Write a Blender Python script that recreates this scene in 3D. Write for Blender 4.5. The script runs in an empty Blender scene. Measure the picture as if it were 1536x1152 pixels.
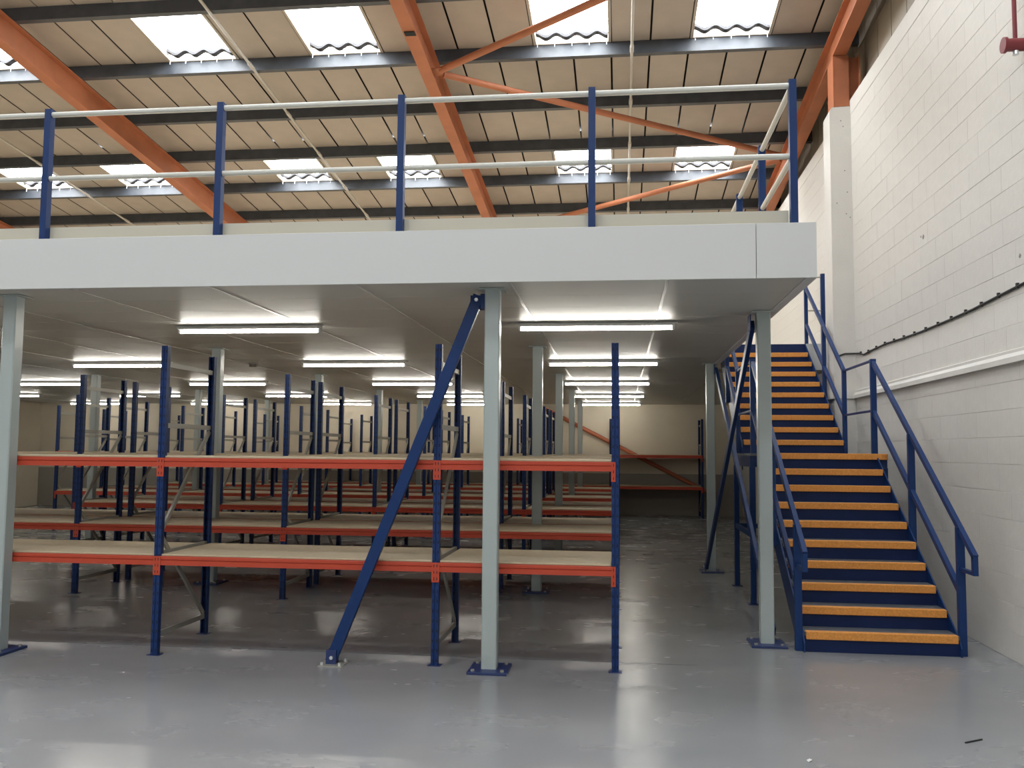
import bpy, bmesh, math, random
from mathutils import Matrix, Vector
random.seed(7)
S = bpy.context.scene
COL = S.collection

# ------------------------------------------------------------------ camera
F_PX, YAW, PITCH, ROLL = 1343.7234, 0.1207, 0.0745, 0.0083
EYE = Vector((0, 0, 1.65))
fw = Vector((-math.sin(YAW)*math.cos(PITCH), math.cos(YAW)*math.cos(PITCH), math.sin(PITCH)))
rt = Vector((math.cos(YAW), math.sin(YAW), 0))
up = rt.cross(fw)
rt, up = rt*math.cos(ROLL)+up*math.sin(ROLL), -rt*math.sin(ROLL)+up*math.cos(ROLL)
cd = bpy.data.cameras.new('camera')
cd.sensor_width = 36.0
cd.lens = F_PX/1536*36.0
cd.clip_end = 200
cam = bpy.data.objects.new('camera', cd)
COL.objects.link(cam)
m = Matrix((rt, up, -fw)).transposed().to_4x4()
m.translation = EYE
cam.matrix_world = m
S.camera = cam

# ------------------------------------------------------------------ world, exposure
W = bpy.data.worlds.new('world')
S.world = W
W.use_nodes = True
W.node_tree.nodes['Background'].inputs[0].default_value = (0.85, 0.92, 1.0, 1)
W.node_tree.nodes['Background'].inputs[1].default_value = 0.6
S.view_settings.view_transform = 'Standard'
S.view_settings.look = 'None'
S.view_settings.gamma = 1.0
S.view_settings.use_curve_mapping = False
S.view_settings.exposure = 0.0
SKYLIGHT = 18.0      # daylight through the translucent roof sheets
TUBE = 42.0         # fluorescent tubes under the mezzanine


# ------------------------------------------------------------------ materials
def mat(name, col, rough=0.5, metal=0.0, spec=0.5, noise=None, bump=None, rnd=0.0, emit=None, coat=0.0):
    """noise=(scale, amount, stretch) value variation; bump=(scale, strength); rnd=per-object value variation"""
    M = bpy.data.materials.new(name)
    M.use_nodes = True
    nt = M.node_tree
    b = nt.nodes['Principled BSDF']
    b.inputs['Base Color'].default_value = (*col, 1)
    b.inputs['Roughness'].default_value = rough
    b.inputs['Metallic'].default_value = metal
    b.inputs['Specular IOR Level'].default_value = spec
    b.inputs['Coat Weight'].default_value = coat
    N = nt.nodes.new
    L = nt.links.new
    if noise or rnd:
        hsv = N('ShaderNodeHueSaturation')
        hsv.inputs['Color'].default_value = (*col, 1)
        L(hsv.outputs[0], b.inputs['Base Color'])
        val = None
        if noise:
            tc = N('ShaderNodeTexCoord')
            mp = N('ShaderNodeMapping')
            mp.inputs['Scale'].default_value = noise[2] if len(noise) > 2 else (1, 1, 1)
            n = N('ShaderNodeTexNoise')
            n.inputs['Scale'].default_value = noise[0]
            n.inputs['Detail'].default_value = 6
            n.inputs['Roughness'].default_value = 0.6
            L(tc.outputs['Object'], mp.inputs[0])
            L(mp.outputs[0], n.inputs['Vector'])
            mr = N('ShaderNodeMapRange')
            mr.inputs['From Min'].default_value = 0.3
            mr.inputs['From Max'].default_value = 0.7
            mr.inputs['To Min'].default_value = 1-noise[1]
            mr.inputs['To Max'].default_value = 1+noise[1]
            L(n.outputs['Fac'], mr.inputs['Value'])
            val = mr.outputs[0]
        if rnd:
            oi = N('ShaderNodeObjectInfo')
            mr2 = N('ShaderNodeMapRange')
            mr2.inputs['To Min'].default_value = 1-rnd
            mr2.inputs['To Max'].default_value = 1+rnd
            L(oi.outputs['Random'], mr2.inputs['Value'])
            if val is not None:
                mu = N('ShaderNodeMath')
                mu.operation = 'MULTIPLY'
                L(val, mu.inputs[0])
                L(mr2.outputs[0], mu.inputs[1])
                val = mu.outputs[0]
            else:
                val = mr2.outputs[0]
        L(val, hsv.inputs['Value'])
    if bump:
        tc = N('ShaderNodeTexCoord')
        n = N('ShaderNodeTexNoise')
        n.inputs['Scale'].default_value = bump[0]
        n.inputs['Detail'].default_value = 4
        L(tc.outputs['Object'], n.inputs['Vector'])
        bp = N('ShaderNodeBump')
        bp.inputs['Strength'].default_value = bump[1]
        bp.inputs['Distance'].default_value = 0.01
        L(n.outputs['Fac'], bp.inputs['Height'])
        L(bp.outputs[0], b.inputs['Normal'])
    if emit:
        b.inputs['Emission Color'].default_value = (*emit[0], 1)
        b.inputs['Emission Strength'].default_value = emit[1]
    return M


M = {}
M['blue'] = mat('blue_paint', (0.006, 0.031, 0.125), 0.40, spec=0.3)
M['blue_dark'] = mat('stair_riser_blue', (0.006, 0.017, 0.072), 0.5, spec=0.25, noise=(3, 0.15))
M['orange'] = mat('orange_beam_paint', (0.47, 0.062, 0.030), 0.45, spec=0.35)
M['rafter'] = mat('rafter_orange_paint', (0.43, 0.150, 0.070), 0.6, noise=(2.5, 0.12))
M['purlin'] = mat('purlin_dark_paint', (0.058, 0.066, 0.080), 0.40, noise=(4, 0.25))
M['column'] = mat('column_grey_paint', (0.38, 0.43, 0.42), 0.3)
M['plate'] = mat('base_plate_blue', (0.018, 0.035, 0.12), 0.4)
M['fascia'] = mat('white_fascia_panel', (0.615, 0.625, 0.62), 0.4)
M['ceilpanel'] = mat('white_liner_panel', (0.55, 0.54, 0.50), 0.42, spec=0.28, rnd=0.02)
M['seam'] = mat('liner_seam_white', (0.62, 0.61, 0.57), 0.25)
M['deck'] = mat('chipboard_deck', (0.50, 0.42, 0.30), 0.7)
M['toe'] = mat('cream_toe_board', (0.52, 0.50, 0.42), 0.5)
M['rail'] = mat('galvanised_white_rail', (0.60, 0.60, 0.55), 0.35)
M['board'] = mat('chipboard_shelf', (0.50, 0.415, 0.285), 0.65, noise=(30, 0.08))
M['galv'] = mat('galvanised_steel', (0.36, 0.35, 0.31), 0.45, metal=0.4)
M['block'] = mat('painted_block', (0.66, 0.64, 0.60), 0.55, noise=(14, 0.03), bump=(60, 0.2), rnd=0.015)
M['mortar'] = mat('painted_mortar', (0.66, 0.64, 0.60), 0.55)
M['pil'] = mat('painted_pilaster', (0.66, 0.64, 0.60), 0.55, noise=(3, 0.03), bump=(40, 0.2))
M['farwall'] = mat('cream_wall_paint', (0.56, 0.50, 0.40), 0.6, noise=(1.5, 0.05))
M['dado'] = mat('grey_dado_paint', (0.24, 0.22, 0.19), 0.6)
M['clad'] = mat('side_cladding', (0.36, 0.32, 0.26), 0.6, rnd=0.08)
M['dark'] = mat('dark_gap', (0.012, 0.012, 0.013), 0.8)
M['roofpanel'] = mat('roof_lining_panel', (0.43, 0.375, 0.325), 0.7, noise=(1.3, 0.10), rnd=0.06)
M['reveal'] = mat('skylight_reveal', (0.46, 0.41, 0.35), 0.6)
M['trimwave'] = mat('wavy_lap_strip', (0.045, 0.045, 0.05), 0.7)
M['white'] = mat('white_enamel', (0.72, 0.72, 0.70), 0.35)
M['tread'] = mat('tread_grey', (0.085, 0.095, 0.11), 0.6, noise=(12, 0.25))
M['nosing'] = mat('yellow_nosing', (0.70, 0.285, 0.055), 0.6, noise=(60, 0.18), bump=(200, 0.4))
M['conduit'] = mat('conduit_grey', (0.50, 0.48, 0.44), 0.4)
M['bolt'] = mat('zinc_bolt', (0.75, 0.78, 0.80), 0.3, metal=0.6)
M['red'] = mat('dark_red_paint', (0.20, 0.022, 0.03), 0.4)
M['cable'] = mat('black_cable', (0.02, 0.02, 0.02), 0.6)
M['darkbrown'] = mat('brown_wall_brace', (0.36, 0.10, 0.045), 0.5)
M['sky'] = mat('translucent_roof_sheet', (0.8, 0.8, 0.8), 0.5, emit=((0.93, 0.97, 1.0), SKYLIGHT))
M['tube'] = mat('lit_tube', (0.9, 0.9, 0.9), 0.4, emit=((1.0, 0.955, 0.86), TUBE))


def floor_material():
    Mf = bpy.data.materials.new('grey_floor_paint')
    Mf.use_nodes = True
    nt = Mf.node_tree
    b = nt.nodes['Principled BSDF']
    N, L = nt.nodes.new, nt.links.new
    tc = N('ShaderNodeTexCoord')

    def noise(scale, stretch, detail=6, rough=0.6):
        mp = N('ShaderNodeMapping')
        mp.inputs['Scale'].default_value = stretch
        n = N('ShaderNodeTexNoise')
        n.inputs['Scale'].default_value = scale
        n.inputs['Detail'].default_value = detail
        n.inputs['Roughness'].default_value = rough
        L(tc.outputs['Object'], mp.inputs[0])
        L(mp.outputs[0], n.inputs['Vector'])
        return n.outputs['Fac']
    a = noise(0.6, (1, 1.4, 1), 3)
    r = N('ShaderNodeValToRGB')
    r.color_ramp.elements[0].position = 0.32
    r.color_ramp.elements[0].color = (0.222, 0.232, 0.246, 1)
    r.color_ramp.elements[1].position = 0.72
    r.color_ramp.elements[1].color = (0.262, 0.266, 0.270, 1)
    L(a, r.inputs[0])
    # pale dusty scuffs
    c = noise(1.4, (1, 1.7, 1), 4, 0.55)
    r2 = N('ShaderNodeValToRGB')
    r2.color_ramp.elements[0].position = 0.52
    r2.color_ramp.elements[0].color = (0, 0, 0, 1)
    r2.color_ramp.elements[1].position = 0.80
    r2.color_ramp.elements[1].color = (0.13, 0.13, 0.13, 1)
    L(c, r2.inputs[0])
    mx = N('ShaderNodeMix')
    mx.data_type = 'RGBA'
    mx.inputs['B'].default_value = (0.38, 0.37, 0.34, 1)
    L(r2.outputs[0], mx.inputs['Factor'])
    L(r.outputs[0], mx.inputs['A'])
    L(mx.outputs['Result'], b.inputs['Base Color'])
    d = noise(1.6, (1, 1.5, 1), 3)
    mr = N('ShaderNodeMapRange')
    mr.inputs['From Min'].default_value = 0.3
    mr.inputs['From Max'].default_value = 0.7
    mr.inputs['To Min'].default_value = 0.19
    mr.inputs['To Max'].default_value = 0.30
    L(d, mr.inputs['Value'])
    L(mr.outputs[0], b.inputs['Roughness'])
    b.inputs['Specular IOR Level'].default_value = 0.5
    e = noise(9.0, (1, 1, 1), 3)
    bp = N('ShaderNodeBump')
    bp.inputs['Strength'].default_value = 0.03
    bp.inputs['Distance'].default_value = 0.01
    L(e, bp.inputs['Height'])
    L(bp.outputs[0], b.inputs['Normal'])
    return Mf


M['floor'] = floor_material()


def upright_material():
    """blue paint with the two staggered columns of keyhole slots as dark dots"""
    Mu = bpy.data.materials.new('perforated_upright_blue')
    Mu.use_nodes = True
    nt = Mu.node_tree
    b = nt.nodes['Principled BSDF']
    b.inputs['Roughness'].default_value = 0.40
    b.inputs['Specular IOR Level'].default_value = 0.3
    N, L = nt.nodes.new, nt.links.new
    tc = N('ShaderNodeTexCoord')
    sp = N('ShaderNodeSeparateXYZ')
    L(tc.outputs['Object'], sp.inputs[0])

    def mth(op, a, bb=None):
        n = N('ShaderNodeMath')
        n.operation = op
        for i, v in enumerate((a, bb)):
            if v is None:
                continue
            if isinstance(v, (int, float)):
                n.inputs[i].default_value = v
            else:
                L(v, n.inputs[i])
        return n.outputs[0]
    zz = mth('ABSOLUTE', mth('SUBTRACT', mth('MODULO', sp.outputs['Z'], 0.075), 0.0375))
    xx = mth('ABSOLUTE', mth('SUBTRACT', mth('ABSOLUTE', sp.outputs['X']), 0.0165))
    hole = mth('MULTIPLY', mth('LESS_THAN', zz, 0.011), mth('LESS_THAN', xx, 0.0045))
    # slots on the flanks too
    yy = mth('ABSOLUTE', mth('SUBTRACT', sp.outputs['Y'], 0.028))
    hole2 = mth('MULTIPLY', mth('LESS_THAN', zz, 0.012), mth('LESS_THAN', yy, 0.005))
    hh = mth('MAXIMUM', hole, mth('MULTIPLY', hole2, mth('GREATER_THAN', mth('ABSOLUTE', sp.outputs['X']), 0.0255)))
    mx = N('ShaderNodeMix')
    mx.data_type = 'RGBA'
    mx.inputs['A'].default_value = (0.008, 0.030, 0.120, 1)
    mx.inputs['B'].default_value = (0.004, 0.006, 0.015, 1)
    L(hh, mx.inputs['Factor'])
    L(mx.outputs['Result'], b.inputs['Base Color'])
    return Mu


M['upright'] = upright_material()


# ------------------------------------------------------------------ mesh helpers
ORG = {}


class MB:
    def __init__(s):
        s.v, s.f = [], []

    def add(s, vs, fs):
        o = len(s.v)
        s.v += [tuple(p) for p in vs]
        s.f += [tuple(i+o for i in q) for q in fs]
        return s

    def box(s, x0, x1, y0, y1, z0, z1):
        vs = [(x, y, z) for z in (z0, z1) for y in (y0, y1) for x in (x0, x1)]
        return s.add(vs, [(0, 2, 3, 1), (4, 5, 7, 6), (0, 1, 5, 4), (2, 6, 7, 3), (0, 4, 6, 2), (1, 3, 7, 5)])

    def prism(s, prof, p0, p1, side, upv):
        """extrude a 2D profile (counter-clockwise seen against p0->p1) from p0 to p1"""
        p0, p1, side, upv = map(Vector, (p0, p1, side, upv))
        n = len(prof)
        vs = [p+side*a+upv*b for p in (p0, p1) for a, b in prof]
        fs = [(i, (i+1) % n, n+(i+1) % n, n+i) for i in range(n)]
        fs += [tuple(reversed(range(n))), tuple(range(n, 2*n))]
        return s.add(vs, fs)

    def bar(s, p0, p1, w, h, upv=(0, 0, 1)):
        p0, p1, u = Vector(p0), Vector(p1), Vector(upv)
        d = (p1-p0).normalized()
        side = d.cross(u).normalized()
        u = side.cross(d)
        w, h = w/2, h/2
        return s.prism([(-w, -h), (w, -h), (w, h), (-w, h)], p0, p1, side, u)

    def tube(s, p0, p1, r, n=12):
        p0, p1 = Vector(p0), Vector(p1)
        d = (p1-p0).normalized()
        u = Vector((0, 0, 1)) if abs(d.z) < 0.9 else Vector((1, 0, 0))
        side = d.cross(u).normalized()
        u = side.cross(d)
        return s.prism([(r*math.cos(2*math.pi*i/n), r*math.sin(2*math.pi*i/n)) for i in range(n)], p0, p1, side, u)

    def path(s, pts, r, n=8):
        for a, b in zip(pts[:-1], pts[1:]):
            s.tube(a, b, r, n)
        return s

    def mesh(s, name, m, bevel=0.0, smooth=False):
        me = bpy.data.meshes.new(name)
        me.from_pydata(s.v, [], s.f)
        bm = bmesh.new()
        bm.from_mesh(me)
        if bevel:
            bmesh.ops.remove_doubles(bm, verts=bm.verts, dist=1e-6)
            bmesh.ops.bevel(bm, geom=bm.edges[:], offset=bevel, segments=1, affect='EDGES', clamp_overlap=True)
        bmesh.ops.recalc_face_normals(bm, faces=bm.faces)
        bm.to_mesh(me)
        bm.free()
        me.materials.append(m)
        if smooth:
            for p in me.polygons:
                p.use_smooth = True
            me.set_sharp_from_angle(angle=math.radians(40))
        return me

    def build(s, name, m, parent=None, bevel=0.0, smooth=False, org=None):
        """world-coordinate geometry -> object; its origin is the parent's origin (or org)"""
        o = Vector(org) if org is not None else (ORG[parent.name] if parent else Vector((0, 0, 0)))
        s.v = [tuple(Vector(p)-o) for p in s.v]
        ob = bpy.data.objects.new(name, s.mesh(name, m, bevel, smooth))
        COL.objects.link(ob)
        if parent:
            ob.parent = parent
            ob.location = o-ORG[parent.name]
        else:
            ob.location = o
        ORG[ob.name] = o
        return ob


def place(name, me, parent, loc, rot=None, scale=None):
    """an object on shared mesh data at a world location"""
    ob = bpy.data.objects.new(name, me)
    COL.objects.link(ob)
    base = ORG[parent.name] if parent else Vector((0, 0, 0))
    ob.parent = parent
    ob.location = Vector(loc)-base
    if rot:
        ob.rotation_euler = rot
    if scale:
        ob.scale = scale
    ORG[ob.name] = Vector(loc)
    return ob


def tag(o, label, cat=None, group=None, kind=None):
    o['label'] = label
    if cat:
        o['category'] = cat
    if group:
        o['group'] = group
    if kind:
        o['kind'] = kind
    return o


def thing(name, loc, label, cat, group=None, kind=None):
    e = bpy.data.objects.new(name, None)
    e.empty_display_size = 0.1
    COL.objects.link(e)
    e.location = loc
    ORG[e.name] = Vector(loc)
    return tag(e, label, cat, group, kind)


def box_obj(name, m, parent, *b, bevel=0.0, org=None):
    return MB().box(*b).build(name, m, parent, bevel, org=org)


ORDINAL = ['first', 'second', 'third', 'fourth', 'fifth', 'sixth', 'seventh', 'eighth', 'ninth', 'tenth']

# ------------------------------------------------------------------ room shell
XW = 3.14           # right wall face
YF = 23.9           # far wall face
XL = -16.5
YB = -12.0
fl = box_obj('floor', M['floor'], None, XL, XW+0.25, YB, YF+0.2, -0.15, 0.0)
tag(fl, 'glossy grey painted concrete floor', 'floor', kind='structure')
box_obj('floor_joint', M['dark'], fl, XL+0.1, 0.6, 7.225, 7.232, 0.0, 0.0006)

wf = box_obj('wall_far', M['farwall'], None, XL, XW+0.25, YF, YF+0.2, 0.0, 8.0)
tag(wf, 'cream painted wall at the far end of the warehouse', 'wall', kind='structure')
box_obj('dado', M['dado'], wf, XL, XW, YF-0.008, YF, 0.0, 1.08)
for i in range(10):
    x = XL+0.9+i*2.0
    box_obj('panel_joint', M['reveal'], wf, x, x+0.02, YF-0.004, YF, 3.4, 6.0)
wl = box_obj('wall_left', M['farwall'], None, XL-0.2, XL, YB, YF, 0.0, 9.5)
tag(wl, 'cream wall beyond the left edge', 'wall', kind='structure')
wb = box_obj('wall_back', M['mortar'], None, XL, XW+0.25, YB-0.2, YB, 0.0, 10.5)
tag(wb, 'white wall behind the viewer', 'wall', kind='structure')

ZW = 6.497          # top of the block wall
wr = box_obj('wall_right', M['mortar'], None, XW+0.003, XW+0.22, YB, YF, 0.0, ZW)
tag(wr, 'white painted blockwork wall beside the stairs', 'wall', kind='structure')
# painted concrete blocks, laid in half bond
CH, BL, J, JV = 0.2245, 0.449, 0.005, 0.0008
blk = MB().box(0.0, 0.05, JV/2, BL-JV/2, J/2, CH-J/2).mesh('block', M['block'], bevel=0.0012)
cells = []
for c in range(28):
    y = 6.6-6*BL - (BL/2 if c % 2 else 0)
    while y < YF-BL:
        cells.append((y, c*CH))
        y += BL
for_view = []


def inview(p):
    d = Vector(p)-EYE
    w = d.dot(fw)
    if w <= 0.1:
        return False
    return abs(d.dot(rt)/w*F_PX) < 790 and abs(d.dot(up)/w*F_PX) < 600


cells.sort(key=lambda q: (not inview((XW, q[0]+BL, q[1]+CH/2)), (Vector((XW, q[0]+BL/2, q[1]+CH/2))-EYE).length))
rest = MB()
for i, (y, z) in enumerate(cells):
    off = random.uniform(-0.0007, 0.0007)
    if i < 300:
        place('block', blk, wr, (XW+off, y, z), None, (1, 1, random.choice((1.0, 1.0, 1.004, 1.012, 1.02))))
    else:
        rest.box(XW+off, XW+off+0.02, y+JV/2, y+BL-JV/2, z+J/2, z+CH-J/2+random.choice((0, 0, 0.002, 0.004)))
ro = rest.build('block_courses', M['block'], wr, org=(XW, 7, 0))
ro['kind'] = 'stuff'
box_obj('wall_coping', M['pil'], wr, XW-0.004, XW+0.21, YB, YF, 28*CH, ZW)
# chipped hole and anchor scars
for (y, z, s) in ((9.65, 3.91, 0.030), (9.72, 3.93, 0.018), (7.42, 3.22, 0.022)):
    q = [(XW-0.002, y+s*math.cos(a)*(0.8+0.4*random.random()), z+s*math.sin(a)*(0.6+0.5*random.random())) for a in [k*math.pi/4 for k in range(8)]]
    MB().add(q, [tuple(range(8))]).add([(a+0.004, b, c) for a, b, c in q], [tuple(range(8))]).build('chip_mark', M['dado'], wr)

# pilaster with its own scars
pb = MB()
px0, py0, py1, pz = 2.86, 12.45, 12.84, 6.40
pb.prism([(0.0, 0.0), (XW-px0+0.01, 0.0), (XW-px0+0.01, py1-py0), (0.0, py1-py0)], (px0, py0, 0), (px0, py0, pz-0.06), (1, 0, 0), (0, 1, 0))
pb.add([(px0, py0, pz-0.06), (XW+0.01, py0, pz-0.06), (XW+0.01, py1, pz-0.06), (px0, py1, pz-0.06),
        (px0+0.03, py0+0.0, pz), (XW+0.01, py0, pz+0.01), (XW+0.01, py1, pz+0.01), (px0+0.06, py1-0.06, pz)],
       [(4, 5, 6, 7), (0, 1, 5, 4), (1, 2, 6, 5), (2, 3, 7, 6), (3, 0, 4, 7)])
pil = pb.build('pilaster', M['pil'], wr)
for (x, z) in ((3.0, 6.2), (3.03, 6.12), (3.04, 5.5), (3.07, 5.2), (2.93, 5.05), (3.05, 4.9), (3.1, 4.85)):
    box_obj('anchor_hole', M['dado'], pil, x, x+0.014, py0-0.001, py0+0.002, z, z+0.016)

# ledge course along the wall and round the pilaster
lg = MB()
prof = [(0.0, 0.0), (0.05, 0.0), (0.05, 0.045), (0.03, 0.08), (0.03, 0.105), (0.0, 0.118)]
lg.prism([(a, b) for a, b in prof], (XW+0.005, YB, 2.385), (XW+0.005, YF, 2.385), (-1, 0, 0), (0, 0, 1))
lg.box(px0-0.03, XW, py0-0.03, py1+0.03, 2.385, 2.50)
tr = lg.build('trim_1', M['pil'])
tag(tr, 'white projecting ledge course running along the block wall', 'ledge', kind='structure')

# upper side cladding above the block wall
cl = box_obj('trim_2', M['dark'], None, XW+0.27, XW+0.32, YB, YF, ZW-0.2, 10.0)
tag(cl, 'grey cladding boards between the block wall and the roof', 'cladding', kind='structure')
cb = MB().box(0, 0.02, 0.01, 0.59, 0.008, 1.19).mesh('cladding_board', M['clad'])
for i in range(30):
    for k in range(3):
        place('cladding_board', cb, cl, (XW+0.252, 6.0+i*0.6, ZW-0.25+k*1.2))

# ------------------------------------------------------------------ roof
SL = 0.10                                   # fall of the roof towards the far wall


def zr(y, off=0.0):
    return 7.14+off-SL*(y-12.45)


roofdir = Vector((0, 1, -SL)).normalized()
roofup = Vector((0, SL, 1)).normalized()
ANG = math.atan(-SL)
P0, PP = 11.35, 1.584                       # purlin positions
GX, GP = -0.131, 0.5755                     # joints between lining panels
ce = MB().add([(x, y, zr(y, o)) for o in (0.78, 0.84) for y in (YB, YF) for x in (XL, XW+0.3)],
              [(0, 2, 3, 1), (4, 5, 7, 6), (0, 1, 5, 4), (2, 6, 7, 3), (0, 4, 6, 2), (1, 3, 7, 5)]).build('ceiling', M['dark'])
tag(ce, 'sloping warehouse roof lined with tan panels', 'roof', kind='structure')
SKYK = [2-10*i for i in range(3)]+[-2-10*i for i in range(3)]   # left joint index of each skylight
SKYROWS = [-15, -12, -9, -6, -3, 0, 3, 6]  # rows behind the camera are unseen additions that bring daylight to floor and fascia
pan = MB().box(0.015, GP-0.015, 0.0, PP*1.005, 0.0, 0.006).mesh('roof_panel', M['roofpanel'])
pr_ = MB()
pn = 0
for j in range(-15, 8):
    y0 = P0+j*PP
    for k in range(-28, 6):
        if j in SKYROWS and any(k in (s, s+1) for s in SKYK):
            continue
        x0 = GX+k*GP
        mid = (x0+GP/2, y0+PP/2, zr(y0+PP/2, 0.61))
        if x0 < XL or y0+PP > YF+0.6:
            continue
        if inview(mid) and pn < 300:
            pn += 1
            place('roof_panel', pan, ce, (x0, y0, zr(y0, 0.61)+random.uniform(-0.004, 0.004)), (ANG, 0, 0))
        else:
            vs = [(x, y, zr(y, o)) for o in (0.61, 0.64) for y in (y0, y0+PP) for x in (x0+0.011, x0+GP-0.011)]
            pr_.add(vs, [(0, 2, 3, 1), (4, 5, 7, 6), (0, 1, 5, 4), (2, 6, 7, 3), (0, 4, 6, 2), (1, 3, 7, 5)])
o = pr_.build('roof_panels', M['roofpanel'], ce)
o['kind'] = 'stuff'

# skylights: glowing corrugated sheet, reveals, dark wavy lap strip, hook bolts
WAVE, AMP = 0.30, 0.036


def corr(y0, y1, z, w, thick=0.0, n=30):
    b = MB()
    vs = []
    for y in (y0, y1):
        for i in range(n+1):
            x = w*i/n
            ph = (x/WAVE) % 1.0
            tri = 4*abs(ph-0.5)-1
            vs.append((x, y, z+AMP*math.sin(tri*math.pi/2)))
    b.add(vs, [(i, i+1, n+2+i, n+1+i) for i in range(n)])
    if thick:
        b.add([(x, y, zz+thick) for x, y, zz in vs], [(i, i+1, n+2+i, n+1+i) for i in range(n)])
        b.add([vs[i] for i in range(n+1)]+[(x, y, zz+thick) for x, y, zz in vs[:n+1]], [(i, i+1, n+2+i, n+1+i) for i in range(n)])
    return b


SW = 2*GP-0.09
sheet = corr(0.0, PP-0.03, 0.075, SW).mesh('translucent_sheet', M['sky'])
wave = corr(PP-0.19, PP-0.10, 0.024, SW, 0.046).mesh('lap_strip', M['trimwave'])
rev = MB()
rev.box(-0.045, SW+0.045, -0.02, 0.0, -0.02, 0.125)
rev.box(-0.045, SW+0.045, PP-0.028, PP-0.002, -0.02, 0.125)
rev.box(-0.045, -0.005, 0.0, PP-0.028, -0.02, 0.125)
rev.box(SW+0.005, SW+0.045, 0.0, PP-0.028, -0.02, 0.125)
revm = rev.mesh('reveal', M['reveal'])
hook = MB().tube((0, PP-0.09, -0.10), (0, PP-0.09, 0.04), 0.005, 6).mesh('hook_bolt', M['bolt'])
wn = 0
for j in SKYROWS:
    for k in sorted(SKYK, reverse=True):
        wn += 1
        x0, y0 = GX+k*GP+0.045, P0+j*PP
        w = bpy.data.objects.new('window_%d' % wn, sheet)
        COL.objects.link(w)
        w.location = (x0, y0, zr(y0, 0.62))
        w.rotation_euler = (ANG, 0, 0)
        ORG[w.name] = Vector(w.location)
        tag(w, 'bright translucent corrugated rooflight between the tan panels', 'skylight', 'rooflights', 'structure')
        for nm, me in (('reveal', revm), ('lap_strip', wave)):
            c = bpy.data.objects.new(nm, me)
            COL.objects.link(c)
            c.parent = w
        if j in (0, 3):
            for i in range(5):
                c = bpy.data.objects.new('hook_bolt', hook)
                COL.objects.link(c)
                c.parent = w
                c.location = (0.02+i*(SW-0.04)/4, 0, 0)

# purlins (zed section)
zed = [(-0.035, 0.0), (0.035, 0.0), (0.035, 0.012), (-0.023, 0.012), (-0.023, 0.188), (0.06, 0.188), (0.06, 0.2), (-0.035, 0.2)]
zed = [(-0.035, 0.0), (0.05, 0.0), (0.05, 0.006), (-0.029, 0.006), (-0.029, 0.194), (0.02, 0.194), (0.02, 0.2), (-0.035, 0.2)]
plab = {0: 'dark steel roof purlin crossing the very top left corner of the picture',
        1: 'dark steel purlin just below the large front row of rooflights',
        2: 'dark steel purlin running directly behind the top guardrail tube',
        3: 'dark steel purlin just above the small far row of rooflights',
        4: 'dark steel purlin just below the small far row of rooflights',
        5: 'farthest visible dark steel purlin, just above the mezzanine toe board'}
for j in range(6):
    y = P0+j*PP
    b = MB()
    b.prism([(-a, h) for a, h in reversed(zed)], (XL, y, zr(y, 0.402)), (XW+0.25, y, zr(y, 0.402)), (0, -1, SL), roofup)
    o = b.build('roof_purlin', M['purlin'], None, org=(-6, y, zr(y, 0.402)))
    tag(o, plab[j], 'purlin', 'roof purlins')

# rafters (I section), gable post
ib = [(-0.09, 0.0), (0.09, 0.0), (0.09, 0.016), (0.008, 0.016), (0.008, 0.384), (0.09, 0.384), (0.09, 0.4), (-0.09, 0.4), (-0.09, 0.384), (-0.008, 0.384), (-0.008, 0.016), (-0.09, 0.016)]
rafters = {}
for x, lab in ((3.01, 'orange steel rafter running down along the right block wall'),
               (-2.81, 'orange steel rafter in the middle of the roof with diagonal tubes bolted on'),
               (-8.6, 'orange steel rafter crossing the upper left of the roof'),
               (-14.4, 'orange steel rafter just showing at the far left edge above the mezzanine')):
    r = thing('roof_rafter', (x, 12.45, zr(12.45)), lab, 'rafter', 'roof rafters')
    MB().prism(ib, (x, 2.0, zr(2.0)), (x, YF-0.02, zr(YF-0.02)), (1, 0, 0), roofup).build('beam', M['rafter'], r)
    rafters[x] = r
    if x == -2.81:
        yy = 11.42
        MB().bar((x-0.07, yy, zr(yy)-0.006), (x+0.075, yy, zr(yy)-0.006), 0.11, 0.012, (0, 0, 1)).build('dark_patch', M['dark'], r)
        for y in (12.62, 19.6):
            box_obj('gusset', M['rafter'], r, x+0.008, x+0.21, y-0.13, y+0.13, zr(y)+0.095, zr(y)+0.107)
    if x == 3.01:
        y = 16.0
        box_obj('gusset', M['rafter'], r, x-0.21, x-0.008, y-0.16, y+0.16, zr(y)+0.095, zr(y)+0.107)
gp = thing('gable_post', (3.1, 12.6, 6.42), 'short orange steel post standing on the white pilaster', 'post')
g = MB()
g.box(2.92, 2.934, py0+0.01, py1-0.05, 6.412, zr(12.65)+0.02)
g.box(2.93, 3.28, py0+0.10, py0+0.115, 6.50, zr(12.65)+0.02)
g.box(3.27, 3.284, py0+0.01, py1-0.05, 6.50, zr(12.65)+0.02)
g.build('shaft', M['rafter'], gp)
box_obj('stiffener', M['rafter'], gp, 2.935, 3.13, py0+0.012, py0+0.022, 6.415, zr(12.46)-0.005)

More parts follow.
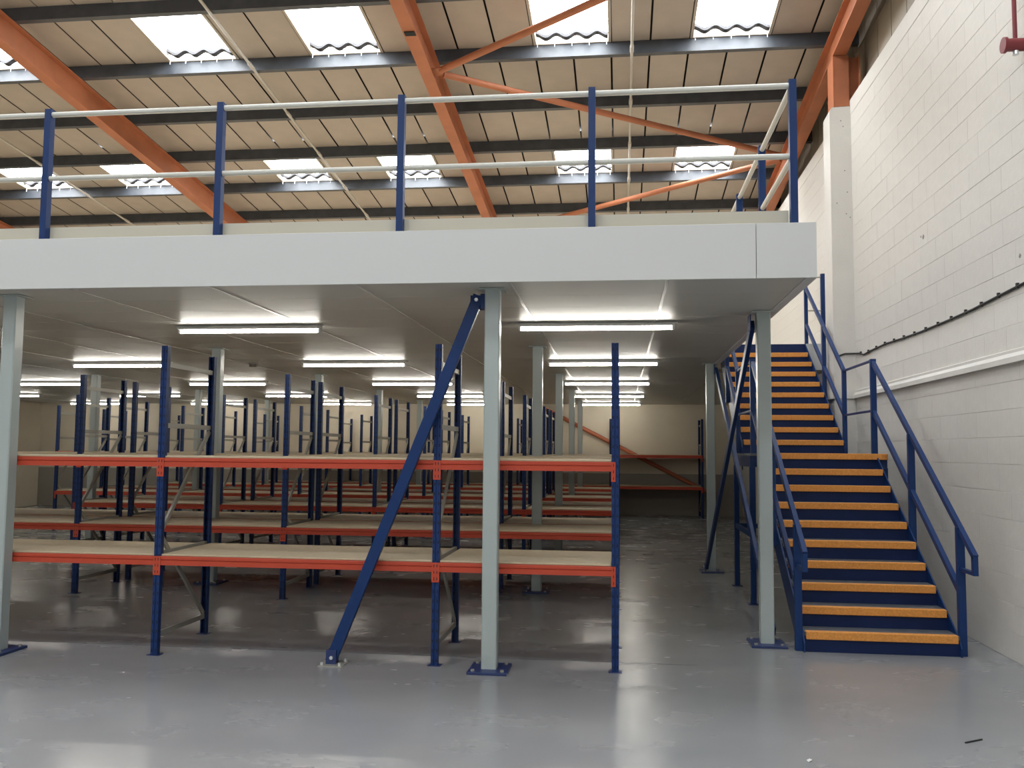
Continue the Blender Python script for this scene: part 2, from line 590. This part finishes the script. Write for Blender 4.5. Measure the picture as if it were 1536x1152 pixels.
# roof bracing tubes between the middle rafter and the right one
for p, q, lab in (((-2.62, 12.58), (2.88, 9.0), 'orange tube brace rising from the middle rafter towards the top of the picture'),
                  ((-2.60, 12.70), (2.84, 15.95), 'orange tube brace falling right from the middle rafter behind the guardrail'),
                  ((-2.60, 19.55), (2.84, 16.1), 'sunlit orange tube brace rising right just above the mezzanine toe board')):
    a, c = Vector((p[0], p[1], zr(p[1], 0.10))), Vector((q[0], q[1], zr(q[1], 0.10)))
    o = MB().tube(a, c, 0.05, 14).build('roof_brace', M['rafter'], None, smooth=True, org=(a+c)/2)
    tag(o, lab, 'brace', 'roof brace tubes')

# conduits hung under the purlins
for x, lab in ((0.17, 'pale conduit pipe hanging upright in view right of the middle rafter'),
               (-5.6, 'pale conduit pipe slanting between the left and middle rafters'),
               (-11.26, 'thin pale conduit pipe at the far left under the roof')):
    c = thing('conduit', (x, 12, zr(12, 0.36)), lab, 'conduit', 'roof conduits')
    MB().tube((x, 9.5, zr(9.5, 0.37)), (x, 23.0, zr(23.0, 0.37)), 0.021, 10).build('pipe', M['conduit'], c, smooth=True)
    for i in range(1, 6):
        y = P0+i*PP-0.3
        MB().tube((x, y, zr(y, 0.37)), (x, y+0.16, zr(y+0.16, 0.37)), 0.030, 10).build('coupler', M['conduit'], c, smooth=True)
        MB().tube((x, y+0.3, zr(y+0.3, 0.37)), (x, y+0.3, zr(y+0.3, 0.42)), 0.006, 6).build('hanger', M['bolt'], c)

# ------------------------------------------------------------------ mezzanine
ZB, ZT, YM, XM = 2.90, 3.29, 6.50, 1.39
XS_R = 2.775
ST_TOP = 13.845      # where the stair lands on the deck
mz = thing('mezzanine_platform', (-5, 12, ZB), 'white-edged mezzanine floor on grey columns over the racking', 'mezzanine')
d = MB()
d.box(XL, XM-0.03, YM+0.03, ST_TOP, ZB+0.02, ZT)
d.box(XL, XW, ST_TOP, YF, ZB+0.02, ZT)
d.build('deck_slab', M['deck'], mz)
for a, b in ((-16.4, -11.0), (-11.0, -5.03), (-5.03, 0.967), (0.969, XM)):
    box_obj('fascia_panel', M['fascia'], mz, a+0.001, b-0.001, YM, YM+0.012, ZB-0.004, ZT+0.006, bevel=0.0015)
box_obj('side_fascia', M['fascia'], mz, XM-0.012, XM, YM+0.013, ST_TOP-0.02, ZB-0.004, ZT+0.006)
box_obj('stair_fascia', M['fascia'], mz, XS_R, XW-0.003, ST_TOP-0.012, ST_TOP-0.001, ZB-0.004, ZT+0.004)
box_obj('edge_trim', M['fascia'], mz, XM-0.075, XM-0.013, YM+0.013, ST_TOP-0.02, ZB-0.005, ZB+0.02)
# liner panels of the underside
CX, CP, CL = 0.342, 1.165, 0.60
cells = []
for i in range(-14, 3):
    for k in range(0, 29):
        x0, x1 = CX+i*CP, CX+(i+1)*CP
        y0 = YM+0.014+k*CL
        y1 = min(y0+CL, YF)
        lim = XM-0.076 if y0 < ST_TOP else XW
        x1 = min(x1, lim)
        if x1-x0 < 0.05 or x0 < XL:
            continue
        cells.append((x0, x1, y0, y1))
cells.sort(key=lambda c: (not inview(((c[0]+c[1])/2, (c[2]+c[3])/2, ZB)), (Vector(((c[0]+c[1])/2, c[2], ZB))-EYE).length))
lp = MB().box(0.004, CP-0.004, 0.0015, CL-0.0015, 0.0, 0.019).mesh('ceiling_panel', M['ceilpanel'], bevel=0.002)
rest = MB()
for i, (x0, x1, y0, y1) in enumerate(cells):
    full = abs(x1-x0-CP) < 1e-4 and abs(y1-y0-CL) < 1e-4
    if i < 290 and full:
        place('ceiling_panel', lp, mz, (x0, y0, ZB))
    elif i < 290:
        box_obj('ceiling_panel', M['ceilpanel'], mz, x0+0.004, x1-0.004, y0+0.0015, y1-0.0015, ZB, ZB+0.019, org=(x0, y0, ZB))
    else:
        rest.box(x0+0.004, x1-0.004, y0+0.0015, y1-0.0015, ZB, ZB+0.019)
o = rest.build('ceiling_panels', M['ceilpanel'], mz)
o['kind'] = 'stuff'
for i in range(-14, 3):
    x = CX+i*CP
    if x > XL and x < 1.3:
        box_obj('joint_strip', M['seam'], mz, x-0.012, x+0.012, YM+0.02, YF-0.02, ZB-0.004, ZB-0.0005)

# columns
CW = 0.058
shaft = MB().prism([(-CW, -CW+0.008), (-CW+0.008, -CW), (CW-0.008, -CW), (CW, -CW+0.008), (CW, CW-0.008), (CW-0.008, CW), (-CW+0.008, CW), (-CW, CW-0.008)],
                   (0, 0, 0.02), (0, 0, ZB-0.012), (1, 0, 0), (0, 1, 0)).mesh('shaft', M['column'])
bplate = MB().box(-0.15, 0.15, -0.165, 0.165, 0.0, 0.02).mesh('base_plate', M['plate'], bevel=0.002)
cplate = MB().box(-0.10, 0.10, -0.10, 0.10, ZB-0.012, ZB-0.004).mesh('cap_plate', M['column'])
boltm = MB().tube((0, 0, 0.02), (0, 0, 0.034), 0.015, 6).mesh('anchor_bolt', M['galv'])
place_words = {(-5.0, 0): 'grey steel column at the far left edge of the picture',
               (-0.98, 0): 'tall grey steel column in the centre carrying the blue front brace'}
colxs = [-5.0, -0.98, -8.98]
colnames = {-0.98: 'line of columns near the aisle', -5.0: 'middle line of columns', -8.98: 'left line of columns'}


def column(x, y, lab):
    c = thing('steel_column', (x, y, 0), lab, 'column', 'mezzanine columns')
    place('shaft', shaft, c, (x, y, 0))
    place('base_plate', bplate, c, (x, y, 0))
    place('cap_plate', cplate, c, (x, y, 0))
    for a, b in ((-0.11, -0.125), (0.11, -0.125), (-0.11, 0.125), (0.11, 0.125)):
        place('anchor_bolt', boltm, c, (x+a, y+b, 0))
    return c


for k in range(5):
    for x in colxs:
        if x == -8.98 and k < 2:
            continue
        y = 6.825+3.8*k if k == 0 else 6.84+3.8*k
        lab = place_words.get((x, k)) or 'grey steel column among the racks, %s from the front in the %s' % (ORDINAL[k], colnames[x])
        if x == -8.98:
            lab = 'grey steel column among the racks, %s visible one in the %s' % (ORDINAL[k-2], colnames[x])
        column(x, y, lab)
column(1.255, 8.09, 'grey steel column beside the foot of the stairs')
column(1.255, 12.82, 'grey steel column in the shade beside the stair landing')

# diagonal braces
br = thing('diagonal_brace', (-2.19, 6.825, 0), 'long blue diagonal brace leaning against the central grey column', 'brace', 'mezzanine braces')
yb = 6.825
top, foot = Vector((-1.107, yb, 2.815)), Vector((-2.200, yb, 0.062))
dv = (top-foot).normalized()
b = MB().bar(foot-dv*0.045, top+dv*0.04, 0.085, 0.05, (0, 1, 0))
b.build('arm', M['blue'], br, bevel=0.003)
box_obj('gusset', M['blue'], br, -1.165, -1.038, yb-0.006+0.04, yb+0.006+0.04, 2.745, 2.862)
box_obj('gusset', M['blue'], br, -1.075, -1.038, yb-0.035, yb+0.04, 2.745, 2.862)
for dy in (0.027, -0.037):
    box_obj('foot_lug', M['plate'], br, -2.245, -2.165, yb+dy, yb+dy+0.01, 0.008, 0.115)
box_obj('foot_plate', M['galv'], br, -2.29, -2.10, yb-0.09, yb+0.09, 0.0, 0.008)
for p in (foot+Vector((0, 0, -0.004)), top):
    MB().tube((p.x, yb-0.05, p.z), (p.x, yb-0.024, p.z), 0.015, 6).build('bolt', M['bolt'], br)
for sx in (-2.265, -2.125):
    for sy in (-0.07, 0.07):
        MB().tube((sx, yb+sy, 0.008), (sx, yb+sy, 0.03), 0.012, 6).build('bolt', M['bolt'], br)

for (ya, za, yb_, zb_, lab, xx) in ((8.17, 2.80, 12.68, 0.09, 'dark blue brace sloping down and back from the column by the stairs', 1.175),
                                    (12.74, 2.80, 8.20, 0.09, 'blue brace catching the light, sloping down towards the stair foot column', 1.245+0.085)):
    xb = xx
    e = thing('diagonal_brace', (xb, yb_, 0), lab, 'brace', 'mezzanine braces')
    MB().bar((xb, ya, za), (xb, yb_, zb_), 0.04, 0.09, (0, 0, 1)).build('arm', M['blue'], e, bevel=0.003)
    s = 1 if yb_ > ya else -1
    box_obj('gusset', M['blue'], e, xb-0.03, xb-0.022, ya-0.08, ya+0.08, 2.74, 2.88)
    box_obj('foot_lug', M['plate'], e, xb-0.032, xb-0.022, yb_-0.05, yb_+0.05, 0.02, 0.13)
    MB().tube((xb-0.045, yb_, 0.09), (xb-0.018, yb_, 0.09), 0.015, 6).build('bolt', M['bolt'], e)

# ------------------------------------------------------------------ guardrails on the mezzanine edge
GT = 4.36
post_prof = [(-0.026, -0.03), (0.026, -0.03), (0.026, 0.03), (0.018, 0.03), (0.018, -0.018), (-0.018, -0.018), (-0.018, 0.03), (-0.026, 0.03)]
gpost = MB().prism(post_prof, (0, 0, ZT+0.007), (0, 0, GT), (1, 0, 0), (0, 1, 0)).mesh('post', M['blue'])
gbase = MB().box(-0.026, 0.026, -0.03, 0.03, ZT+0.006, ZT+0.012).mesh('post_foot', M['blue'])
gx = [1.243-1.452*i for i in range(12)]
yg = YM+0.045
g1 = thing('guardrail', (-4, yg, ZT), 'blue and white guardrail along the front edge of the mezzanine', 'guardrail', 'mezzanine guardrails')
for x in gx:
    place('post', gpost, g1, (x, yg, 0))
for z in (4.32, 3.795):
    MB().tube((gx[-1], yg, z), (gx[0], yg, z), 0.0215, 12).build('rail', M['rail'], g1, smooth=True)
box_obj('toe_board', M['toe'], g1, XL+0.1, gx[0]-0.03, yg+0.032, yg+0.044, ZT+0.001, ZT+0.115)
g2 = thing('guardrail', (1.243, 10, ZT), 'blue and white guardrail running back along the stairwell edge', 'guardrail', 'mezzanine guardrails')
gy = [7.96, 9.46, 10.95, 12.4, 13.74]
for y in gy:
    place('post', gpost, g2, (1.243, y, 0), (0, 0, math.pi/2))
for z in (4.32, 3.795):
    MB().tube((1.243, yg+0.035, z), (1.243, gy[-1], z), 0.0215, 12).build('rail', M['rail'], g2, smooth=True)
box_obj('toe_board', M['toe'], g2, 1.195, 1.207, yg+0.06, gy[-1], ZT+0.001, ZT+0.115)
g3 = thing('guardrail', (2.9, 13.84, ZT), 'short blue guard panel closing the gap between stair head and wall', 'guardrail', 'mezzanine guardrails')
for x, zt in ((3.035, 4.36),):
    box_obj('post', M['blue'], g3, x-0.03, x+0.03, 13.83, 13.89, ZT, zt, bevel=0.002)
for z in (4.31, 3.80):
    MB().tube((2.82, 13.86, z), (3.005, 13.86, z), 0.012, 8).build('rail', M['toe'], g3)

# ------------------------------------------------------------------ staircase
NR, RISE, GO = 20, ZT/20, 0.2535
Y1 = 7.845                                  # first nosing
XS0, XS1 = 1.525, 2.755                     # between the stringers
YLAND0, YLAND1 = Y1+9*GO, 11.53             # landing front edge, riser of the upper flight
st = thing('staircase', (2.14, Y1, 0), 'blue two-flight steel staircase with yellow step nosings and handrails', 'staircase')


def nosing_y(k):
    return Y1+(k-1)*GO if k <= 10 else YLAND1+(k-11)*GO


nos = MB().box(XS0+0.012, XS1-0.012, -0.008, 0.052, -0.062, 0.006)
for k in range(1, 20):
    y, z = nosing_y(k), k*RISE
    if k != 10:
        t = box_obj('tread', M['tread'], st, XS0, XS1, y, y+GO+0.02, z-0.03, z)
        MB().box(XS0+0.012, XS1-0.012, y-0.008, y+0.055, z-0.060, z+0.006).build('nosing', M['nosing'], t, bevel=0.004)
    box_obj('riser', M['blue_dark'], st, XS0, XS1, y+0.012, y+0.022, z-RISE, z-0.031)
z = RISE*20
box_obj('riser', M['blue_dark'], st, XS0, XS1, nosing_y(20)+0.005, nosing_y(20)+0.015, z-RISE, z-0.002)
# landing
zl = 10*RISE
ld = box_obj('landing', M['tread'], st, 1.42, 2.87, YLAND0, YLAND1+0.06, zl-0.03, zl)
MB().box(1.50, 2.87, YLAND0-0.008, YLAND0+0.055, zl-0.06, zl+0.006).build('nosing', M['nosing'], ld, bevel=0.004)
fr = MB()
fr.box(1.42, 2.87, YLAND0+0.03, YLAND0+0.08, zl-0.15, zl-0.031)
fr.box(1.42, 2.87, YLAND1+0.01, YLAND1+0.06, zl-0.15, zl-0.031)
fr.box(1.42, 1.47, YLAND0+0.08, YLAND1+0.01, zl-0.15, zl-0.031)
fr.box(2.82, 2.87, YLAND0+0.08, YLAND1+0.01, zl-0.15, zl-0.031)
fr.build('landing_frame', M['blue'], st)
for x in (1.445, 2.845):
    for y in (YLAND0+0.055, YLAND1+0.035):
        box_obj('leg', M['blue'], st, x-0.03, x+0.03, y-0.03, y+0.03, 0.0, zl-0.15, bevel=0.002)
        box_obj('leg_foot', M['plate'], st, x-0.06, x+0.06, y-0.06, y+0.06, 0.0, 0.008)
    box_obj('tie_bar', M['blue'], st, x-0.02, x+0.02, YLAND0+0.085, YLAND1+0.005, 0.72, 0.77)
box_obj('tie_bar', M['blue'], st, 1.475, 2.815, YLAND1+0.02, YLAND1+0.05, 0.72, 0.77)
# stringers
slope = RISE/GO


def stringer(x0, x1, ya, za, yb2, zb2, low):
    """side plate following the pitch line from (ya,za) to (yb2,zb2)"""
    pts = [(ya-0.02, za-0.30 if not low else 0.0), (ya-0.02, za-0.02), (ya+0.03, za+0.055), (yb2+0.01, zb2+0.03), (yb2+0.01, zb2-0.27)]
    if low:
        pts.append((ya+0.26, 0.0))
    n = len(pts)
    vs = [(x, y, z) for x in (x0, x1) for y, z in pts]
    fs = [tuple(range(n)), tuple(range(n, 2*n))]+[(i, (i+1) % n, n+(i+1) % n, n+i) for i in range(n)]
    return MB().add(vs, fs).build('stringer', M['blue'], st)


for x0, x1 in ((XS0-0.012, XS0-0.0005), (XS1+0.0005, XS1+0.012)):
    stringer(x0, x1, Y1+0.0, RISE*0.55, YLAND0-0.0, zl-0.055, True)
    stringer(x0, x1, YLAND1+0.02, zl+RISE*0.55, nosing_y(20), ZT-0.03, False)
# handrails both sides
for sx, xh in ((-1, XS0-0.04), (1, XS1+0.04)):
    def post(y, z0, z1, w=0.07, dd=0.05):
        box_obj('rail_post', M['blue'], st, xh-w/2+0.005, xh+w/2-0.005, y-dd/2, y+dd/2, z0, z1, bevel=0.002)

    def bar(p, q, name, w=0.04, h=0.05):
        MB().bar((xh, *p), (xh, *q), w, h).build(name, M['blue'], st, bevel=0.002)
    lowz = lambda y: 0.837+0.66*(y-7.58)
    midz = lambda y: 0.525+0.655*(y-7.93)
    post(7.90, 0.0, lowz(7.90))
    post(9.11, midz(9.11)-0.55, lowz(9.11))
    post(10.36, zl-0.02, 2.705)
    bar((7.575, lowz(7.575)), (10.36, lowz(10.36)), 'handrail')
    bar((7.90, midz(7.90)), (10.36, midz(10.36)), 'mid_rail')
    MB().bar((xh, 7.595, lowz(7.575)+0.01), (xh, 7.595, 0.69), 0.04, 0.045, (0, 1, 0)).build('handrail_end', M['blue'], st, bevel=0.002)
    MB().bar((xh, 7.575, 0.705), (xh, 7.88, 0.705), 0.035, 0.03).build('handrail_end', M['blue'], st)
    # landing
    bar((10.385, 2.69), (11.63, 2.69), 'handrail', 0.03, 0.025)
    bar((10.385, 2.13), (11.63, 2.13), 'mid_rail', 0.025, 0.025)
    # upper flight
    upz = lambda y: 2.69+0.655*(y-11.66)
    umz = lambda y: 2.13+0.655*(y-11.66)
    post(11.66, zl-0.02, 2.705, 0.06)
    post(12.75, umz(12.75)-0.5, upz(12.75), 0.06)
    post(13.90, ZT, upz(13.92), 0.06)
    bar((11.66, upz(11.66)), (13.92, upz(13.92)), 'handrail')
    bar((11.66, umz(11.66)), (13.90, umz(13.90)), 'mid_rail')

# ------------------------------------------------------------------ racking
UH, UW, UD = 2.485, 0.054, 0.05
uprof = [(-UW/2, 0.0), (-0.007, 0.0), (-0.004, 0.006), (0.004, 0.006), (0.007, 0.0), (UW/2, 0.0), (UW/2, UD), (0.018, UD), (0.018, UD-0.003), (UW/2-0.003, UD-0.003), (UW/2-0.003, 0.009), (-UW/2+0.003, 0.009), (-UW/2+0.003, UD-0.003), (-0.018, UD-0.003), (-0.018, UD), (-UW/2, UD)]
upm = MB().prism(uprof, (0, 0, 0.004), (0, 0, UH), (1, 0, 0), (0, 1, 0)).mesh('upright', M['upright'])
footm = MB().box(-0.05, 0.05, -0.018, 0.068, 0.0, 0.004).mesh('foot_plate', M['plate'])
RD = 0.90                                   # rack depth
rung = MB().prism([(-0.012, -0.02), (0.012, -0.02), (0.012, 0.02), (-0.012, 0.02)], (0, 0.045, 0), (0, RD-0.045, 0), (1, 0, 0), (0, 0, 1)).mesh('frame_rung', M['galv'])
diag1 = MB().bar((0, RD-0.05, 0.18), (0, 0.05, 0.94), 0.02, 0.035).mesh('frame_diagonal', M['galv'])
diag2 = MB().bar((0, 0.05, 0.98), (0, RD-0.05, 1.80), 0.02, 0.035).mesh('frame_diagonal', M['galv'])
LEVELS = (0.783, 1.571)
BH = 0.072
beams, boards = {}, {}
# beam section: stepped face, groove between upper lip and lower box
bprof = [(0.0, -BH), (0.045, -BH), (0.045, 0.0), (0.002, 0.0), (0.0, -0.004), (0.0, -0.026), (0.008, -0.029), (0.008, -0.033), (0.0, -0.036)]
cm_ = MB().box(0.0, 0.03, -0.005, -0.0005, -0.15, 0.0).box(-0.004, 0.0, -0.005, 0.04, -0.15, 0.0)
nf = len(cm_.f)
for za in (-0.035, -0.085, -0.135):
    cm_.box(0.009, 0.015, -0.0056, -0.0046, za, za+0.022)
conn = cm_.mesh('beam_connector', M['orange'])
conn.materials.append(M['dark'])
for p in conn.polygons:
    if p.index >= nf:
        p.material_index = 1


def beam_mesh(L):
    k = round(L, 3)
    if k not in beams:
        beams[k] = MB().prism([(b2, a) for a, b2 in bprof][::-1] if False else [(a, b2) for a, b2 in bprof], (0, 0, 0), (L, 0, 0), (0, 1, 0), (0, 0, 1)).mesh('beam', M['orange'])
        boards[k] = MB().box(0.002, L-0.002, 0.012, RD-0.012, 0.0015, 0.0165).mesh('shelf_board', M['board'], bevel=0.002)
    return beams[k], boards[k]


def rack(y0, xs, lab):
    r = thing('shelving_rack', (xs[0], y0, 0), lab, 'rack', 'rows of blue and orange shelving racks')
    for x in xs:
        place('upright', upm, r, (x, y0, 0))
        place('upright', upm, r, (x, y0+RD, 0), (0, 0, math.pi))
        place('foot_plate', footm, r, (x, y0, 0))
        place('foot_plate', footm, r, (x, y0+RD, 0), (0, 0, math.pi))
        for z in (0.157, 0.80, 1.835, 2.335):
            place('frame_rung', rung, r, (x, y0, z))
        place('frame_diagonal', diag1, r, (x, y0, 0))
        place('frame_diagonal', diag2, r, (x, y0, 0))
    for xa, xb in zip(xs[1:], xs[:-1]):
        L = xb-xa-UW-0.004
        bm_, bd = beam_mesh(L)
        for z in LEVELS:
            fbeam = place('beam', bm_, r, (xa+UW/2+0.002, y0, z))
            for q, fl_ in ((0.0, False), (L, True)):
                c = bpy.data.objects.new('beam_connector', conn)
                COL.objects.link(c)
                c.parent = fbeam
                c.location = (-0.029 if not fl_ else L+0.029, 0, 0)
                if fl_:
                    c.scale = (-1, 1, 1)
                s_ = None
            place('beam', bm_, r, (xb-UW/2-0.002, y0+RD, z), (0, 0, math.pi))
            place('shelf_board', bd, r, (xa+UW/2+0.002, y0, z))
    return r


XR = [-0.04, -1.42, -3.70, -6.15, -8.57, -11.2]
rack(6.895, XR[:5], 'front row of blue and orange shelving racks, nearest the camera')
ROWS = [(9.62, XR[:5]), (10.735, XR[:5]), (13.30, XR[:5]), (14.535, XR[:5]), (16.75, XR), (18.34, XR), (20.85, XR)]
for i, (y, xs) in enumerate(ROWS):
    rack(y, xs, '%s shelving rack row counted from the front, seen through the front rack' % ORDINAL[i+1])
rack(22.93, [2.04, -0.25, -2.62, -4.95, -7.3, -9.7], 'rearmost rack row standing against the cream far wall, reaching behind the stairs')

# ------------------------------------------------------------------ lamps under the mezzanine
LY = [8.62, 12.22, 15.80, 19.41, 22.88]
LX = [-0.235, -3.73, -7.22, -10.73, -14.2]
xword = {-0.235: 'in the line along the aisle', -3.73: 'in the second line from the aisle', -7.22: 'in the third line from the aisle', -10.73: 'in the fourth line from the aisle', -14.2: 'in the leftmost line, mostly outside the picture'}
lbody = MB().box(-0.75, 0.75, -0.045, 0.045, 0.014, 0.040).mesh('housing', M['white'], bevel=0.004)
lspine = MB().box(-0.78, 0.78, -0.016, 0.016, 0.041, 0.0545).mesh('mounting_spine', M['white'])
ltube = MB().tube((-0.725, 0, -0.004), (0.725, 0, -0.004), 0.0175, 12).mesh('tube', M['tube'], smooth=True)
lcap = MB().box(-0.01, 0.01, -0.022, 0.022, -0.024, 0.0135).mesh('end_cap', M['white'])
for i, y in enumerate(LY):
    for x in LX:
        z = ZB-0.06
        t = thing('strip_light', (x, y, z), 'lit strip light, %s from the front %s' % (ORDINAL[i], xword[x]), 'light', 'strip lights under the mezzanine')
        place('housing', lbody, t, (x, y, z))
        place('tube', ltube, t, (x, y, z))
        place('mounting_spine', lspine, t, (x, y, z))
        for e in (-0.736, 0.736):
            place('end_cap', lcap, t, (x+e, y, z))

sd = thing('smoke_detector', (-5.35, 12.54, ZB), 'small dark smoke detector disc on the white mezzanine ceiling', 'detector')
MB().tube((-5.35, 12.54, ZB-0.012), (-5.35, 12.54, ZB-0.001), 0.075, 16).build('base', M['galv'], sd, smooth=True)
MB().tube((-5.35, 12.54, ZB-0.05), (-5.35, 12.54, ZB-0.012), 0.055, 16).build('sensor', M['dado'], sd, smooth=True)

# ------------------------------------------------------------------ far wall brace
a, c = Vector((-2.6, YF-0.09, 3.05-0.16)), Vector((2.5, YF-0.09, 0.50))
o = MB().tube((-2.1, YF-0.07, 2.83), (2.35, YF-0.07, 0.57), 0.055, 12).build('wall_brace', M['darkbrown'], None, smooth=True, org=(0, YF-0.07, 1.7))
tag(o, 'reddish brown diagonal tube brace on the cream far wall', 'brace')

# ------------------------------------------------------------------ cable with clips on the block wall
cb_ = thing('wall_cable', (XW, 9, 2.95), 'black cable clipped along the white block wall', 'cable')
cpts = [(3.5, 3.06), (5.2, 3.04), (7.0, 3.0), (7.37, 2.988), (8.37, 2.945), (9.0, 2.935), (9.79, 2.93), (10.4, 2.94), (11.03, 2.955), (11.7, 2.945), (12.0, 2.93), (12.2, 2.97), (12.42, 2.99)]
pts = [Vector((XW-0.012, y, z)) for y, z in cpts]+[Vector((3.0, py0-0.012, 2.99)), Vector((px0+0.03, py0-0.012, 2.95))]
MB().path(pts, 0.011, 8).build('cable', M['cable'], cb_)
y = 3.86
while y < 12.4:
    for (ya, za), (yb2, zb2) in zip(cpts[:-1], cpts[1:]):
        if ya <= y <= yb2:
            zc = za+(zb2-za)*(y-ya)/(yb2-ya)
            box_obj('clip', M['cable'], cb_, XW-0.022, XW-0.001, y-0.011, y+0.011, zc-0.012, zc+0.028)
    y += 0.36

# red pipe with flanged drum, top right
rp = thing('fire_pipe', (3.05, 7.2, 4.85), 'dark red vertical pipe ending in a flanged drum on the block wall', 'pipe')
MB().tube((3.065, 7.2, 4.86), (3.065, 7.2, 7.6), 0.017, 10).build('pipe', M['red'], rp, smooth=True)
dr = MB().tube((2.995, 7.2, 4.845), (3.132, 7.2, 4.845), 0.050, 18).build('drum', M['red'], rp, smooth=True)
MB().tube((2.972, 7.2, 4.845), (2.995, 7.2, 4.845), 0.062, 18).build('flange', M['red'], dr, smooth=True)
MB().tube((3.065, 7.2, 4.795), (3.065, 7.2, 4.765), 0.022, 10).build('drain_nut', M['bolt'], rp)

# litter on the floor
o = MB().bar((1.961, 5.547, 0.004), (2.081, 5.624, 0.004), 0.008, 0.008).build('offcut_strip', M['cable'], None, org=(2.02, 5.58, 0))
tag(o, 'thin black offcut strip lying on the grey floor', 'offcut')
q = MB().add([(1.0, 5.09, 0.001), (1.02, 5.10, 0.010), (1.012, 5.13, 0.006), (0.995, 5.12, 0.001)], [(0, 1, 2, 3)])
q.add([(x, y, z+0.002) for x, y, z in q.v[:4]], [(0, 1, 2, 3)])
o = q.build('paper_scrap', M['white'], None, org=(1.0, 5.1, 0))
tag(o, 'tiny white paper scrap at the bottom edge of the floor', 'scrap')
